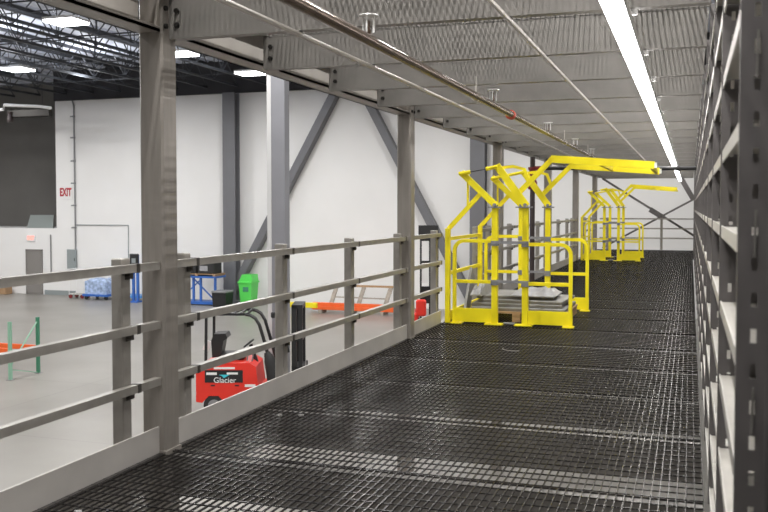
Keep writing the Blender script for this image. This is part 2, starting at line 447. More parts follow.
# ------------------------------------------------------------------ yellow pallet safety gates
def arc(cx, cz, r, a0, a1, n=6):
    return [(cx + r * math.cos(a0 + (a1 - a0) * i / n), 0, cz + r * math.sin(a0 + (a1 - a0) * i / n)) for i in range(n + 1)]
def make_gate(loc, label):
    t = thing('pallet_safety_gate', label, 'safety gate', loc, group='yellow pallet safety gates')
    Yl = M['yellow']
    def at(o, y):
        o.location = (0, y, 0); return o
    FAR = 1.78
    for y in (0.0, FAR):
        s = 1 if y == 0 else -1
        # side rail towards the edge
        o = at(MB().sqtube([(-2.70, 0, 0)] + arc(-2.58, 0.88, 0.12, PI, PI / 2) + [(-2.24, 0, 1.0)], 0.042).build('side_rail', Yl, t), y)
        MB().sqtube([(-2.70, 0, 0.51), (-2.24, 0, 0.51)], 0.04).build('middle_bar', Yl, o)
        MB().box(-2.725, -2.165, -0.012, 0.012, 0.02, 0.185).build('kick_plate', Yl, o)
        MB().box(-2.74, -2.60, -0.06, 0.06, 0, 0.012).build('foot_plate', Yl, o)
        MB().box(-2.32, -2.10, -0.07, 0.07, 0, 0.012).build('foot_plate', Yl, o)
        # side rail towards the aisle
        o = at(MB().sqtube([(-1.80, 0, 0.965)] + arc(-1.43, 0.845, 0.12, PI / 2, 0) + [(-1.31, 0, 0)], 0.042).build('side_rail', Yl, t), y)
        MB().sqtube([(-1.80, 0, 0.50), (-1.31, 0, 0.50)], 0.04).build('middle_bar', Yl, o)
        MB().box(-1.87, -1.285, -0.012, 0.012, 0.02, 0.18).build('kick_plate', Yl, o)
        MB().box(-1.40, -1.27, -0.06, 0.06, 0, 0.012).build('foot_plate', Yl, o)
        MB().box(-1.96, -1.75, -0.07, 0.07, 0, 0.012).build('foot_plate', Yl, o)
        # grey splice sleeves joining both halves
        o = at(MB().box(-2.24, -1.80, -0.055, -0.038, 0.97, 1.002).box(-2.245, -2.165, -0.05, 0.043, 0.945, 1.005).box(-1.88, -1.80, -0.05, 0.043, 0.935, 0.995).build('splice_rail', M['grey'], t), y)
        o['label'] = 'grey splice rail'
        o = at(MB().box(-2.24, -1.80, -0.055, -0.038, 0.505, 0.535).box(-2.245, -2.165, -0.05, 0.043, 0.475, 0.538).box(-1.88, -1.80, -0.05, 0.043, 0.465, 0.53).build('splice_rail', M['grey'], t), y)
        o['label'] = 'grey splice rail'
        at(MB().box(-2.10, -1.96, -0.02, 0.02, 0.012, 0.03).build('sill_bar', M['grey'], t), y)
        for x in (-2.205, -1.84):
            p = at(MB().bbox(x - 0.036, x + 0.036, -0.036, 0.036, 0, 1.40, 0.006).build('post', Yl, t), y)
            k = MB().box(x - 0.075, x + 0.075, -0.06, 0.06, 1.395, 1.412).tube([(x, -0.075, 1.43), (x, 0.075, 1.43)], 0.02).build('pivot_bracket', M['grey'], p)
            k['label'] = 'grey pivot bracket'
        # edge post
        at(MB().bbox(-2.815, -2.755, -0.03, 0.03, 0, 1.15, 0.006).build('post', Yl, t), y)
        # edge side: swing arm with its strut
        o = at(MB().bar((-2.19, 0, 1.415), (-2.62, 0, 1.82), 0.03, 0.075).build('swing_arm', Yl, t), y)
        MB().bar((-2.785, 0.03, 1.14), (-2.385, 0.03, 1.57), 0.03, 0.055).build('strut', Yl, o)
        MB().bar((-2.545, 0.03, 1.80), (-2.545, 0.03, 1.42), 0.02, 0.045).build('brace', Yl, o)
        # aisle side
        o = at(MB().bar((-1.825, -0.03, 1.415), (-2.185, -0.03, 1.90), 0.03, 0.085).build('swing_arm', Yl, t), y)
        MB().bar((-1.95, 0, 1.545), (-1.515, 0, 1.985), 0.03, 0.062).build('strut', Yl, o)
        MB().sqtube([(-2.16, 0, 1.87), (-1.99, 0, 1.885), (-1.86, 0, 1.85), (-1.80, 0, 1.70)], 0.035).build('brace', Yl, o)
        # raised gate beam
        at(MB().bar((-1.545, 0, 1.965), (-0.39, 0, 1.875), 0.045, 0.085).build('gate_beam', Yl, t), y)
        # spring link
        if y == 0:
            o = at(MB().tube([(-2.64, -0.04, 1.805), (-2.50, -0.04, 1.825)], 0.024).tube([(-2.31, -0.04, 1.855), (-2.17, -0.04, 1.885)], 0.024).build('spring_link', Yl, t), y)
            MB().tube([(-2.50, -0.04, 1.826), (-2.31, -0.04, 1.854)], 0.006, 6).build('cable', M['bolt'], o)
        else:
            at(MB().tube([(-2.62, -0.04, 1.80), (-2.17, -0.04, 1.885)], 0.022).build('spring_link', Yl, t), y)
    # rails of the lowered edge gate
    for z in (1.02, 0.60):
        MB().box(-2.805, -2.765, 0.03, FAR - 0.03, z - 0.02, z + 0.02).build('edge_gate_rail', Yl, t)
    MB().box(-2.80, -2.77, 0.03, FAR - 0.03, 0.02, 0.14).build('edge_gate_rail', Yl, t)
    # bars joining the raised aisle gate
    for x, z in ((-0.43, 1.875), (-1.0, 1.92)):
        MB().box(x - 0.02, x + 0.02, 0.022, FAR - 0.022, z - 0.03, z + 0.03).build('gate_cross_bar', Yl, t)
    o = MB().box(-0.39, -0.365, -0.02, 0.05, 1.845, 1.905).box(-0.39, -0.365, FAR - 0.05, FAR + 0.02, 1.845, 1.905).build('end_cap', M['white'], t)
    o['label'] = 'white end cap'
    return t
g1 = make_gate((0, 10.65, 0), 'large yellow pallet safety gate with the loaded wooden pallet inside')
g2 = copy_tree(g1); g2.location = (0.06, 24.45, 0)
g2['label'] = 'smaller-looking yellow pallet safety gate at the far end of the deck, empty'

# pallet with its load inside the first gate
p = thing('wooden_pallet', 'wooden pallet on the deck inside the nearer yellow gate', 'pallet', (-2.0, 11.54, 0.001))
for x in (-0.54, 0, 0.54):
    MB().box(x - 0.05, x + 0.05, -0.6, 0.6, 0.0, 0.10).build('stringer', M['wood'], p)
for k in range(7):
    y = -0.54 + k * 0.18
    MB().box(-0.6, 0.6, y - 0.05, y + 0.05, 0.10, 0.122).build('deck_board', M['wood'], p)
def crumple(cx, cy, lx, ly, z0, h, seed, nx=14, ny=10, rot=0.0, base=0.15):
    rnd = random.Random(seed); vs = []; fs = []
    for j in range(ny + 1):
        for i in range(nx + 1):
            u, v = i / nx - 0.5, j / ny - 0.5
            e = min(1, 6 * min(0.5 - abs(u), 0.5 - abs(v)) + base)
            x, y = u * lx, v * ly
            X = x * math.cos(rot) - y * math.sin(rot); Y = x * math.sin(rot) + y * math.cos(rot)
            vs.append((cx + X, cy + Y, z0 + h * e * (0.55 + 0.45 * rnd.random() if base < 0.5 else 0.88 + 0.12 * rnd.random())))
    n = len(vs)
    for q in list(vs): vs.append((q[0], q[1], z0))
    W = nx + 1
    for j in range(ny):
        for i in range(nx):
            a = j * W + i
            fs.append((a, a + 1, a + W + 1, a + W)); fs.append((n + a, n + a + W, n + a + W + 1, n + a + 1))
    b = list(range(0, W)) + [r * W + nx for r in range(1, ny + 1)] + [ny * W + i for i in range(nx - 1, -1, -1)] + [r * W for r in range(ny - 1, 0, -1)]
    for i in range(len(b)):
        j = b[(i + 1) % len(b)]
        fs.append((b[i], n + b[i], n + j, j))
    return MB().add(vs, fs)
zz = 0.124
sl = ['lowest of the grey panels stacked on the pallet, resting on its boards', 'second grey panel up in the stack on the pallet', 'third grey panel up in the stack on the pallet', 'topmost grey panel of the stack on the pallet, askew']
for k, (dx, dy, lx, ly, rz) in enumerate([(0.0, 0, 1.16, 1.1, 0.0), (-0.04, 0.03, 1.12, 1.0, 0.03), (0.03, 0.05, 1.05, 0.95, -0.04), (-0.1, 0.1, 0.95, 0.85, 0.07)]):
    o = thing('grey_panel', sl[k], 'panel', (-2.0 + dx, 11.54 + dy, zz), rz, 'grey panels on the pallet')
    MB().bbox(-lx / 2, lx / 2, -ly / 2, ly / 2, 0, 0.042, 0.006).build('sheet', M['sheet'], o)
    MB().box(-lx / 2 - 0.002, lx / 2 + 0.002, -ly / 2 - 0.002, -ly / 2 + 0.012, 0.012, 0.03).build('edge_strip', M['galv'], o)
    zz += 0.043
tag(crumple(-1.84, 11.50, 0.55, 0.7, zz, 0.09, 3).build('plastic_film', M['film'], None, True), 'crumpled clear plastic film lying over the grey panels', 'plastic film')
tag(crumple(-2.52, 11.50, 0.14, 1.0, zz, 0.14, 5, 6, 12).build('film_roll', M['film'], None, True), 'bunched grey plastic at the edge side of the pallet load', 'plastic film')
tag(MB().bar((-2.68, 11.15, 0.02), (-2.70, 11.6, 0.55), 0.22, 0.03, (1, 0, 0)).build('leaning_panel', M['sheet']), 'thin grey panel leaning at the edge side of the pallet', 'panel')

# ------------------------------------------------------------------ overhead services under the upper level
t = thing('linear_light', 'long glowing white strip light under the joists along the aisle', 'light', (-0.325, 16.0, 2.35))
MB().box(-0.042, 0.042, -17, 14.6, -0.065, -0.004).build('housing', M['white'], t)
MB().box(-0.039, 0.039, -17, 14.6, -0.105, -0.066).build('diffuser', M['led'], t)
for k, y in enumerate(JY):
    if y > 3: MB().box(0.042, 0.075, y - 16.012, y - 15.99, -0.03, -0.004).build('clip', M['chrome'], t)

t = thing('sprinkler_pipe', 'brown steel sprinkler pipe with upright heads running along under the joists', 'pipe', (-1.48, 9, 2.2))
MB().tube([(0.02, -11, 0), (0, 7.0, 0)], 0.028, 14).build('pipe', M['pipe'], t, True)
for y in (-4.86, -1.95, 0.95, 3.4, 5.6):
    h = MB().tube([(0, y, 0.02), (0, y, 0.055)], 0.012).tube([(0, y, 0.055), (0, y, 0.10)], 0.008).build('sprinkler_head', M['pipe'], t)
    MB().lathe([(0.046, 0), (0.05, 0.004), (0.046, 0.008)], (0, y, 0.118)).bar((-0.026, y, 0.04), (-0.026, y, 0.12), 0.008, 0.006).bar((0.026, y, 0.04), (0.026, y, 0.12), 0.008, 0.006).bar((0, y - 0.026, 0.04), (0, y - 0.026, 0.12), 0.006, 0.008).build('head_guard', M['white'], h)
MB().lathe([(0.04, 0), (0.042, 0.02), (0.042, 0.06), (0.04, 0.08)], (0, -1.25, 0), 'y', 14).build('red_coupling', mat('coupling_red', (0.55, 0.05, 0.02), 0.4), t)
for y in (-2.55, 2.3, 5.0):
    MB().tube([(0, y, 0.02), (0, y, 0.15)], 0.005, 6).lathe([(0.034, -0.012), (0.034, 0.012)], (0, y, 0), 'y', 12).build('hanger', M['conduit'], t)
tag(MB().tube([(-2.515, 16.2, 2.10), (0.085, 16.2, 2.06)], 0.035, 12).lathe([(0.05, -0.03), (0.05, 0.03)], (-0.2, 16.2, 2.066), 'x', 12).build('main_pipe', M['black'], None, True), 'black pipe crossing the aisle above the first yellow gate', 'pipe')
t = thing('riser_pipe', 'dark red sprinkler riser behind the first yellow gate', 'pipe', (-2.68, 16.2, 0))
MB().tube([(0, 0, -0.02), (0, 0, 2.30)], 0.045, 12).build('pipe', M['redbrown'], t, True)
MB().lathe([(0.07, 1.72), (0.085, 1.75), (0.085, 1.85), (0.06, 1.9), (0.06, 2.06), (0.08, 2.08), (0.08, 2.12)], (0, 0, 0)).tube([(0, 0, 2.10), (0.16, 0, 2.10)], 0.04).build('valve', M['darkred'], t)
tag(MB().tube([(-1.99, -2, 2.338), (-2.10, 20, 2.338)], 0.016, 8).build('conduit', M['conduit'], None, True), 'thin pale conduit under the joists, left of the brown pipe', 'conduit', 'ceiling conduits')
tag(MB().tube([(-0.878, -2, 2.343), (-0.87, 22, 2.343)], 0.012, 8).build('conduit', M['conduit'], None, True), 'thin pale conduit under the joists between the brown pipe and the strip light', 'conduit', 'ceiling conduits')

# ------------------------------------------------------------------ shelving on the right
X0, SD, SB = 0.095, 0.62, 1.22
def upright_mesh():
    mb = MB()
    zs0, zs1 = 0.0, 2.6
    # slotted face strip: x 0 .. 0.05, holes x .027-.042
    h0, h1 = 0.028, 0.040
    mb.box(0, h0, 0, 0.003, zs0, zs1); mb.box(h1, 0.058, 0, 0.003, zs0, zs1)
    z = 0.05; prev = zs0
    while z < zs1 - 0.05:
        mb.box(h0, h1, 0, 0.003, prev, z)
        prev = z + 0.030; z += 0.076
    mb.box(h0, h1, 0, 0.003, prev, zs1)
    mb.box(0.058, 0.064, -0.006, 0.012, zs0, zs1)
    # side panel
    mb.box(0.064, SD - 0.06, 0.004, 0.007, zs0, zs1)
    mb.box(SD - 0.06, SD, 0, 0.024, zs0, zs1)
    return mb
up_me = None; shelf_first = {}
first_unit = None
LV = [0.08, 0.33, 0.58, 0.83, 1.08, 1.335, 1.585, 1.835, 2.085, 2.335]
NU = 23
def hooks(parent):
    for z in (0.62, 0.97, 1.345, 1.72, 2.1):
        MB().bar((0.033, -0.004, z - 0.05), (0.035, -0.004, z + 0.05), 0.005, 0.006, (0, 1, 0)).build('hook', M['galv'], parent)
def make_unit(y, both, nm=None):
    t = thing('shelving_unit', '', 'shelving', (X0, y, 0.0), group='dark shelving units along the aisle')
    if both:
        u = upright_mesh().build('upright', M['frame'], t); hooks(u)
        MB().box(0, 0.004, 0.0031, 0.024, 0, 2.6).build('front_flange', M['galv'], u)
    u = upright_mesh().build('upright', M['frame'], t); u.location = (0, SB, 0)
    MB().box(0, 0.004, 0.0031, 0.024, 0, 2.6).build('front_flange', M['galv'], u)
    for z in LV:
        s = MB().box(0.009, SD - 0.01, 0.028, SB - 0.004, z - 0.006, z).build('shelf', M['shelf'], t)
        MB().box(0.004, 0.009, 0.028, SB - 0.002, z - 0.035, z + 0.004).build('front_lip', M['lip'], s)
        if both: pass
    return t
u0 = make_unit(2.05, True)
u1 = make_unit(2.05 + SB, False)
units = [u0, u1] + [copy_tree(u1) for _ in range(NU - 2)]
for k, u in enumerate(units):
    u.location = (X0, 2.05 + SB * k, 0.0)
    if k == 0: u['label'] = 'nearest dark shelving unit, its slotted upright filling the right edge'
    elif k < 5: u['label'] = '%s dark steel shelving unit from the camera along the right side of the aisle' % ORD[k]
    else: u['label'] = 'one of the far dark shelving units receding along the right side of the aisle'

# ------------------------------------------------------------------ warehouse: roof joists, lights, columns, braces
jf = None
JX = [-31 + 1.5 * k for k in range(15)]
for k, x in enumerate(JX):
    if jf is None:
        jf = thing('roof_joist', '', 'roof joist', (x, 0, 0), group='open web joists under the warehouse roof')
        MB().box(-0.05, 0.05, 2, 35.9, 7.74, 7.86).build('top_chord', M['joist'], jf)
        MB().box(-0.045, 0.045, 2, 35.9, 6.72, 6.81).build('bottom_chord', M['joist'], jf)
        w = MB(); n = 34; L = 33.9 / n
        for i in range(n):
            y = 2 + L * i
            a, b = (6.78, 7.78) if i % 2 == 0 else (7.78, 6.78)
            w.bar((0, y, a), (0, y + L, b), 0.03, 0.03)
            if i % 2 == 0: w.bar((0.0, y + 0.01, 6.78), (0, y + 0.01, 7.78), 0.025, 0.025, (0, 1, 0))
        w.build('web', M['joist'], jf)
        j = jf
    else:
        j = copy_tree(jf)
    j.location = (x, 0, 0)
    j['label'] = 'one of the dark open web joists under the pale warehouse roof'
for k, y in enumerate((19.5, 24.0, 28.5, 32.5)):
    tag(MB().box(-33, -9, y - 0.02, y + 0.02, 6.74, 6.78).box(-33, -9, y + 0.5, y + 0.54, 7.76, 7.80).build('roof_bridging', M['joist']), 'one of the thin dark bars tying the roof joists together', 'bridging bar', 'bridging bars of the roof')
hb = None
spots = [(-15.95, 20.5, 'bright high-bay light highest in the view, left of the foreground column'), (-23.1, 26.95, 'bright high-bay light at the left edge, over the dark wall'),
         (-15.75, 25.95, 'bright high-bay light just right of the foreground column'), (-15.58, 30.5, 'bright high-bay light farthest off, near the top of the white wall')]
for x, y, lb in spots:
    if hb is None:
        hb = thing('high_bay_light', lb, 'light', (x, y, 6.4), group='high-bay lights under the warehouse roof')
        MB().box(-0.47, 0.47, -0.40, 0.40, 0.0, 0.07).build('housing', M['white'], hb)
        MB().box(-0.45, 0.45, -0.38, 0.38, -0.05, -0.002).build('lens', M['highbay'], hb)
        MB().tube([(-0.4, 0, 0.07), (-0.4, 0, 1.46)], 0.01, 6).tube([(0.4, 0, 0.07), (0.4, 0, 1.46)], 0.01, 6).build('suspension', M['joist'], hb)
        h = hb
    else:
        h = copy_tree(hb); h.location = (x, y, 6.4)
    h['label'] = lb

def wall_column(x, label):
    t = thing('building_column', label, 'column', (x, 35.6, G), group='blue-grey building columns on the white wall')
    MB().box(-0.30, 0.30, -0.25, -0.20, 0, 9.2).box(-0.30, 0.30, 0.15, 0.20, 0, 9.2).box(-0.03, 0.03, -0.2, 0.15, 0, 9.2).build('shaft', M['wallsteel'], t)
    MB().box(-0.55, 0.45, -0.32, 0.25, 0, 0.10).build('base_plate', M['wallsteel'], t)
    return t
wall_column(-19.12, 'blue-grey column on the white wall, beside the green bin')
wall_column(-8.05, 'blue-grey column on the white wall, behind the first yellow gate')
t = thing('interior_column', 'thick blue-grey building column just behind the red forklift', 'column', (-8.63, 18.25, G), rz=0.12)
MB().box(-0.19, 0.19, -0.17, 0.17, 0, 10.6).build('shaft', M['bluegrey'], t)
MB().box(-0.21, -0.115, -0.185, -0.10, 0, 10.6).build('lit_face_strip', M['litface'], t)  # added plate, its pale colour stands in for light on the left face
tag(MB().bar((-14.05, 35.75, 6.6), (-19.35, 35.75, G + 0.05), 0.32, 0.46, (0, 1, 0)).build('wall_brace', M['wallsteel']), 'diagonal blue-grey brace on the white wall slanting down to the column by the green bin', 'brace', 'chevron braces on the white wall')
tag(MB().bar((-13.2, 35.75, 6.6), (-8.3, 35.75, G + 0.3), 0.32, 0.40, (0, 1, 0)).build('wall_brace', M['wallsteel']), 'diagonal blue-grey brace on the white wall slanting down behind the second mezzanine column', 'brace', 'chevron braces on the white wall')

# wall fittings
t = thing('exit_sign', 'white wall sign with red EXIT letters beside the conduit', 'sign', (-28.16, 35.98, 2.09))
MB().box(-0.36, 0.36, -0.012, 0.012, -0.31, 0.31).build('board', M['wall'], t)
o = text_mesh('EXIT', 0.52, M['exitred'], 'lettering', t, 0.002, 0.62, 0.022); o.location = (0, -0.015, 0.02)
t = thing('lit_exit_sign', 'small glowing red exit sign on the office wall above the grey door', 'sign', (-30.2, 35.97, -0.08))
MB().box(-0.25, 0.25, -0.02, 0.03, -0.15, 0.15).build('housing', M['white'], t)
o = text_mesh('EXIT', 0.24, M['exitlit'], 'lettering', t, 0.004, 0.8, 0.012); o.location = (0, -0.024, 0)
t = thing('wall_conduit', 'dark vertical conduit with clips running up the white wall to the roof', 'conduit', (-27.62, 35.95, 0))
MB().tube([(0, 0, -0.6), (0, 0, 6.2), (-0.08, 0, 6.45), (-0.3, 0, 6.6)], 0.035, 8).build('pipe', M['grey'], t)
for z in (0.45, 1.5, 2.55, 3.6, 4.7, 5.7):
    MB().box(-0.22, 0.04, 0.0, 0.05, z - 0.03, z + 0.03).build('clip', M['grey'], t)
tag(MB().tube([(-27.6, 35.96, 0.58), (-24.7, 35.96, 0.58), (-24.7, 35.96, -1.6)], 0.02, 6).build('wall_cable', M['panelgrey']), 'thin grey cable run across the white wall and down', 'cable')
t = thing('electrical_panel', 'grey-green electrical panel on the white wall under the conduit', 'electrical box', (-27.8, 35.92, -1.05))
MB().bbox(-0.24, 0.24, -0.08, 0.08, -0.46, 0.46, 0.015).build('cabinet', M['panelgrey'], t)
MB().box(0.18, 0.21, -0.1, -0.08, -0.08, 0.06).build('latch', M['bolt'], t)
tag(MB().tube([(-29.05, 35.96, -1.9), (-29.05, 35.96, 0.1)], 0.03, 6).lathe([(0.06, 0), (0.06, 0.2)], (-29.05, 35.94, -2.0)).build('pull_station_conduit', M['grey']), 'short grey conduit on the office wall right of the door', 'conduit')
tag(MB().box(-29.5, -29.3, 35.97, 35.99, -1.55, -1.1).build('wall_notice', M['white']), 'small pale notice on the office wall beside the door', 'notice')
tag(MB().add([(-30.80, 36.40, 0.401), (-29.25, 36.40, 0.401), (-29.85, 37.2, 1.03), (-31.25, 37.2, 1.03), (-31.25, 37.2, 0.401), (-29.80, 37.2, 0.401)], [(0, 1, 2, 3), (0, 3, 4), (1, 5, 2), (3, 2, 5, 4), (0, 4, 5, 1)]).build('roof_hatch', M['glassdark']), 'grey sloping hatch on top of the low office block', 'hatch')
tag(MB().bbox(-31.7, -31.2, 35.3, 35.8, G, G + 0.48, 0.02).build('cardboard_box', M['card']), 'brown cardboard box on the floor left of the grey door', 'box')
t = thing('overhead_pipe', 'white horizontal pipe high up before the dark wall', 'pipe', (-28.3, 33, 5.75))
MB().tube([(-6, 0, 0.0), (-0.8, 0, 0.02), (-0.75, 0, 0.22), (1.2, 0, 0.08), (1.75, 0, 0.0)], 0.07, 8).build('pipe', M['white'], t)
for x in (-4.5, -1.5, 1.3):
    MB().tube([(x, 0, 0.05), (x, 0, 2.12)], 0.012, 6).build('hanger_rod', M['joist'], t)
MB().bbox(-0.6, 1.6, 0.02, 0.3, -0.35, 0.0, 0.03).build('bracket', M['bolt'], t)
MB().lathe([(0.12, 0), (0.14, 0.1), (0.10, 0.3), (0.12, 0.45)], (-0.45, 0, -0.55)).build('valve', M['redbrown'], t)

# ------------------------------------------------------------------ warehouse floor items along the back wall
t = thing('wire_trolley', 'pale wire trolley with red wheels against the white wall', 'trolley', (-26.78, 35.1, G))
fr = MB()
for x in (-0.38, 0.38):
    for y in (-0.25, 0.25):
        fr.tube([(x, y, 0.15), (x, y, 1.38)], 0.014, 6)
for z in (0.2, 1.35):
    fr.tube([(-0.38, -0.25, z), (0.38, -0.25, z), (0.38, 0.25, z), (-0.38, 0.25, z), (-0.38, -0.25, z)], 0.014, 6)
fr.build('frame', M['white'], t)
MB().box(-0.38, 0.38, -0.25, 0.25, 0.17, 0.2).build('tray', M['oldwood'], t)
for x in (-0.32, 0.32):
    for y in (-0.22, 0.22):
        MB().lathe([(0.08, -0.025), (0.1, -0.02), (0.1, 0.02), (0.08, 0.025)], (x, y, 0.1), 'y', 14).build('wheel', M['darkred'], t)

def cart(loc, w, dp, label, handle, m, deck=0.28):
    t = thing('platform_cart', label, 'cart', loc, group='blue platform carts by the white wall')
    MB().box(-w / 2, w / 2, -dp / 2, dp / 2, deck - 0.1, deck).build('platform', m, t)
    for x in (-w / 2 + 0.15, w / 2 - 0.15):
        for y in (-dp / 2 + 0.1, dp / 2 - 0.1):
            MB().lathe([(0.06, -0.03), (0.09, -0.025), (0.09, 0.025), (0.06, 0.03)], (x, y, 0.09), 'y', 12).build('wheel', M['rubber'], t)
    if handle:
        x = w / 2 - 0.05
        MB().tube([(x, -dp / 2 + 0.1, deck), (x, -dp / 2 + 0.1, handle), (x, dp / 2 - 0.1, handle), (x, dp / 2 - 0.1, deck)], 0.025, 8).build('handle', m, t)
    return t
cart((-25.5, 35.0, G), 1.35, 1.0, 'low blue platform cart under the plastic-wrapped load', 0, M['blue'], 0.26)
tag(crumple(-25.52, 35.0, 1.1, 0.9, G + 0.262, 0.72, 11, 10, 6, 0, 0.85).build('wrapped_load', M['wrap'], None, True), 'blue goods wrapped in clear plastic on the low blue cart', 'wrapped load')
cart((-23.7, 35.1, G), 1.7, 0.9, 'flat blue platform cart behind the foreground column, beside a tall blue post', 1.1, M['skyblue'], 0.24)
t = thing('blue_stand', 'tall blue post stand with a dark control box, left of the foreground column', 'stand', (-23.2, 34.3, G))
MB().box(-0.16, -0.06, -0.05, 0.05, 0, 2.1).box(0.06, 0.16, -0.05, 0.05, 0, 2.1).box(-0.2, 0.2, -0.2, 0.2, 0, 0.06).build('post', M['blue'], t)
MB().bbox(-0.22, 0.22, -0.14, -0.05, 1.45, 2.15, 0.02).build('control_box', M['black'], t)
MB().box(-0.10, 0.10, -0.15, -0.14, 1.75, 1.95).build('screen', M['panelgrey'], t)
# lift table with boxes right of the column
t = thing('blue_work_table', 'tall blue steel stand holding two dark crates near the wall column', 'stand', (-20.05, 34.45, G))
MB().box(-0.9, 0.95, -0.4, 0.4, 0.05, 0.17).build('base', M['blue'], t)
MB().box(-0.95, 1.0, -0.45, 0.45, 1.18, 1.26).build('top', M['blue'], t)
for x in (-0.85, -0.15, 0.2, 0.9):
    MB().box(x - 0.045, x + 0.045, -0.34, -0.26, 0.17, 1.18).build('leg', M['blue'], t)
MB().bar((-0.8, -0.3, 0.25), (0.2, -0.3, 1.1), 0.04, 0.05).bar((-0.1, -0.3, 1.1), (0.85, -0.3, 0.25), 0.04, 0.05).build('brace', M['blue'], t)
pl = thing('wooden_pallet', 'thin wooden pallet lying on top of the blue stand', 'pallet', (-20.0, 34.45, G + 1.261))
MB().box(-0.95, 0.95, -0.42, 0.42, 0.07, 0.10).build('deck_board', M['card'], pl)
for x in (-0.85, 0, 0.85):
    MB().box(x - 0.06, x + 0.06, -0.42, 0.42, 0, 0.07).build('stringer', M['card'], pl)
for k, (x, lb) in enumerate(((-20.45, 'left of the two dark crates on the pallet atop the blue stand'), (-19.57, 'right of the two dark crates on the pallet atop the blue stand'))):
    b = thing('storage_crate', lb, 'crate', (x, 34.42, G + 1.362), group='dark crates on the blue stand')
    MB().bbox(-0.40, 0.40, -0.35, 0.35, 0, 0.50, 0.03).build('body', M['rubber'], b)
    MB().bbox(-0.42, 0.42, -0.37, 0.37, 0.46, 0.53, 0.02).build('rim', M['black'], b)
    MB().box(-0.28, 0.10, -0.362, -0.35, 0.12, 0.34).build('label_card', M['film'], b)
t = thing('black_bin', 'squat dark grey bin on the floor at the foot of the wall column', 'bin', (-18.72, 34.0, G))
MB().add([(-0.30, -0.3, 0), (0.30, -0.3, 0), (0.30, 0.3, 0), (-0.30, 0.3, 0), (-0.33, -0.34, 0.62), (0.33, -0.34, 0.62), (0.33, 0.34, 0.62), (-0.33, 0.34, 0.62)],
         [(0, 3, 2, 1), (4, 5, 6, 7), (0, 1, 5, 4), (1, 2, 6, 5), (2, 3, 7, 6), (3, 0, 4, 7)]).build('body', M['black'], t)
MB().bbox(-0.345, 0.345, -0.37, 0.37, 0.60, 0.68, 0.02).build('rim', M['grey'], t)
t = thing('green_wheelie_bin', 'bright green plastic bin beside the wall column', 'bin', (-17.85, 34.7, G))
MB().add([(-0.24, -0.28, 0.06), (0.24, -0.28, 0.06), (0.24, 0.28, 0.06), (-0.24, 0.28, 0.06), (-0.30, -0.36, 1.0), (0.30, -0.36, 1.0), (0.30, 0.34, 1.0), (-0.30, 0.34, 1.0)],
         [(0, 3, 2, 1), (4, 5, 6, 7), (0, 1, 5, 4), (1, 2, 6, 5), (2, 3, 7, 6), (3, 0, 4, 7)]).build('body', M['bin'], t)
MB().box(-0.33, 0.33, -0.39, 0.37, 0.98, 1.04).prism([(-0.32, 1.04), (0.32, 1.04), (0.28, 1.34), (-0.16, 1.34)], -0.3, 0.3).build('lid', M['bin'], t)
MB().box(-0.10, 0.16, -0.345, -0.32, 0.62, 0.82).build('recess', M['green'], t)
for y in (-0.2, 0.2):
    MB().lathe([(0.07, -0.03), (0.1, -0.02), (0.1, 0.02), (0.07, 0.03)], (0.0, y, 0.1), 'y', 12).build('wheel', M['rubber'], t)

# rack pieces at the left: green upright frame and orange beams
t = thing('rack_upright', 'green steel rack upright frame standing on the floor at the left', 'rack frame', (-15.6, 18.28, G))
MB().box(-0.035, 0.035, 0.46, 0.53, 0, 1.42).build('post', M['green'], t)
MB().box(-0.035, 0.035, -0.53, -0.46, 0, 1.42).build('post', M['palegreen'], t)
MB().bar((0, 0.48, 1.32), (0, -0.48, 0.35), 0.02, 0.035, (1, 0, 0)).bar((0, -0.48, 0.25), (0, 0.48, 0.02), 0.02, 0.02, (1, 0, 0)).build('brace', M['palegreen'], t)
for y in (-0.5, 0.5):
    MB().box(-0.07, 0.07, y - 0.07, y + 0.07, 0, 0.012).build('foot_plate', M['grey'], t)
tag(MB().box(-19.0, -15.64, 18.78, 18.85, -2.21, -2.09).build('rack_beam', M['orange']), 'far orange rack beam fixed to the green upright at the left edge', 'rack beam', 'orange beams on the green rack')
tag(MB().box(-19.0, -15.64, 17.75, 17.82, -2.13, -2.02).build('rack_beam', M['orange']), 'near orange rack beam fixed to the green upright at the left edge', 'rack beam', 'orange beams on the green rack')

# beams stacked on the floor near the back wall
for k, (x, y, z, l) in enumerate([(-12.35, 33.3, 0.12, 3.9), (-12.45, 33.5, 0.12, 3.9), (-12.35, 33.35, 0.262, 3.9)]):
    tag(MB().bbox(x - l / 2, x + l / 2, y - 0.07, y + 0.07, G + z, G + z + 0.14, 0.01).build('orange_beam', M['orange']),
        ['front lower orange beam of the stack on the floor by the white wall', 'rear lower orange beam of the stack on the floor by the white wall', 'top orange beam of the stack on the floor by the white wall'][k], 'beam', 'orange beams stacked on the floor')
for x in (-13.9, -12.6, -11.3):
    tag(MB().box(x - 0.06, x + 0.06, 33.1, 33.7, G, G + 0.12).build('timber_bearer', M['oldwood']), 'one of the short timbers under the stacked orange beams', 'timber', 'timbers under the orange beams')
t = thing('yellow_barrier', 'low bright yellow barrier beam on the floor right of the thick building column', 'barrier', (-14.75, 32.6, G))
MB().bbox(-0.75, 0.95, -0.09, 0.09, 0.26, 0.46, 0.015).build('beam', M['yellow'], t)
MB().box(-0.7, -0.55, -0.08, 0.08, 0, 0.26).box(-0.1, 0.05, -0.08, 0.08, 0, 0.26).build('foot', M['yellow'], t)
t = thing('wooden_trestle', 'weathered wooden trestle leaning behind the orange beams', 'trestle', (-12.7, 34.6, G))
for x in (-1.2, 0.0, 1.15):
    MB().bar((x - 0.10, -0.25, 0), (x + 0.12, 0.05, 0.96), 0.16, 0.08, (0, 1, 0)).build('leg', M['oldwood'], t)
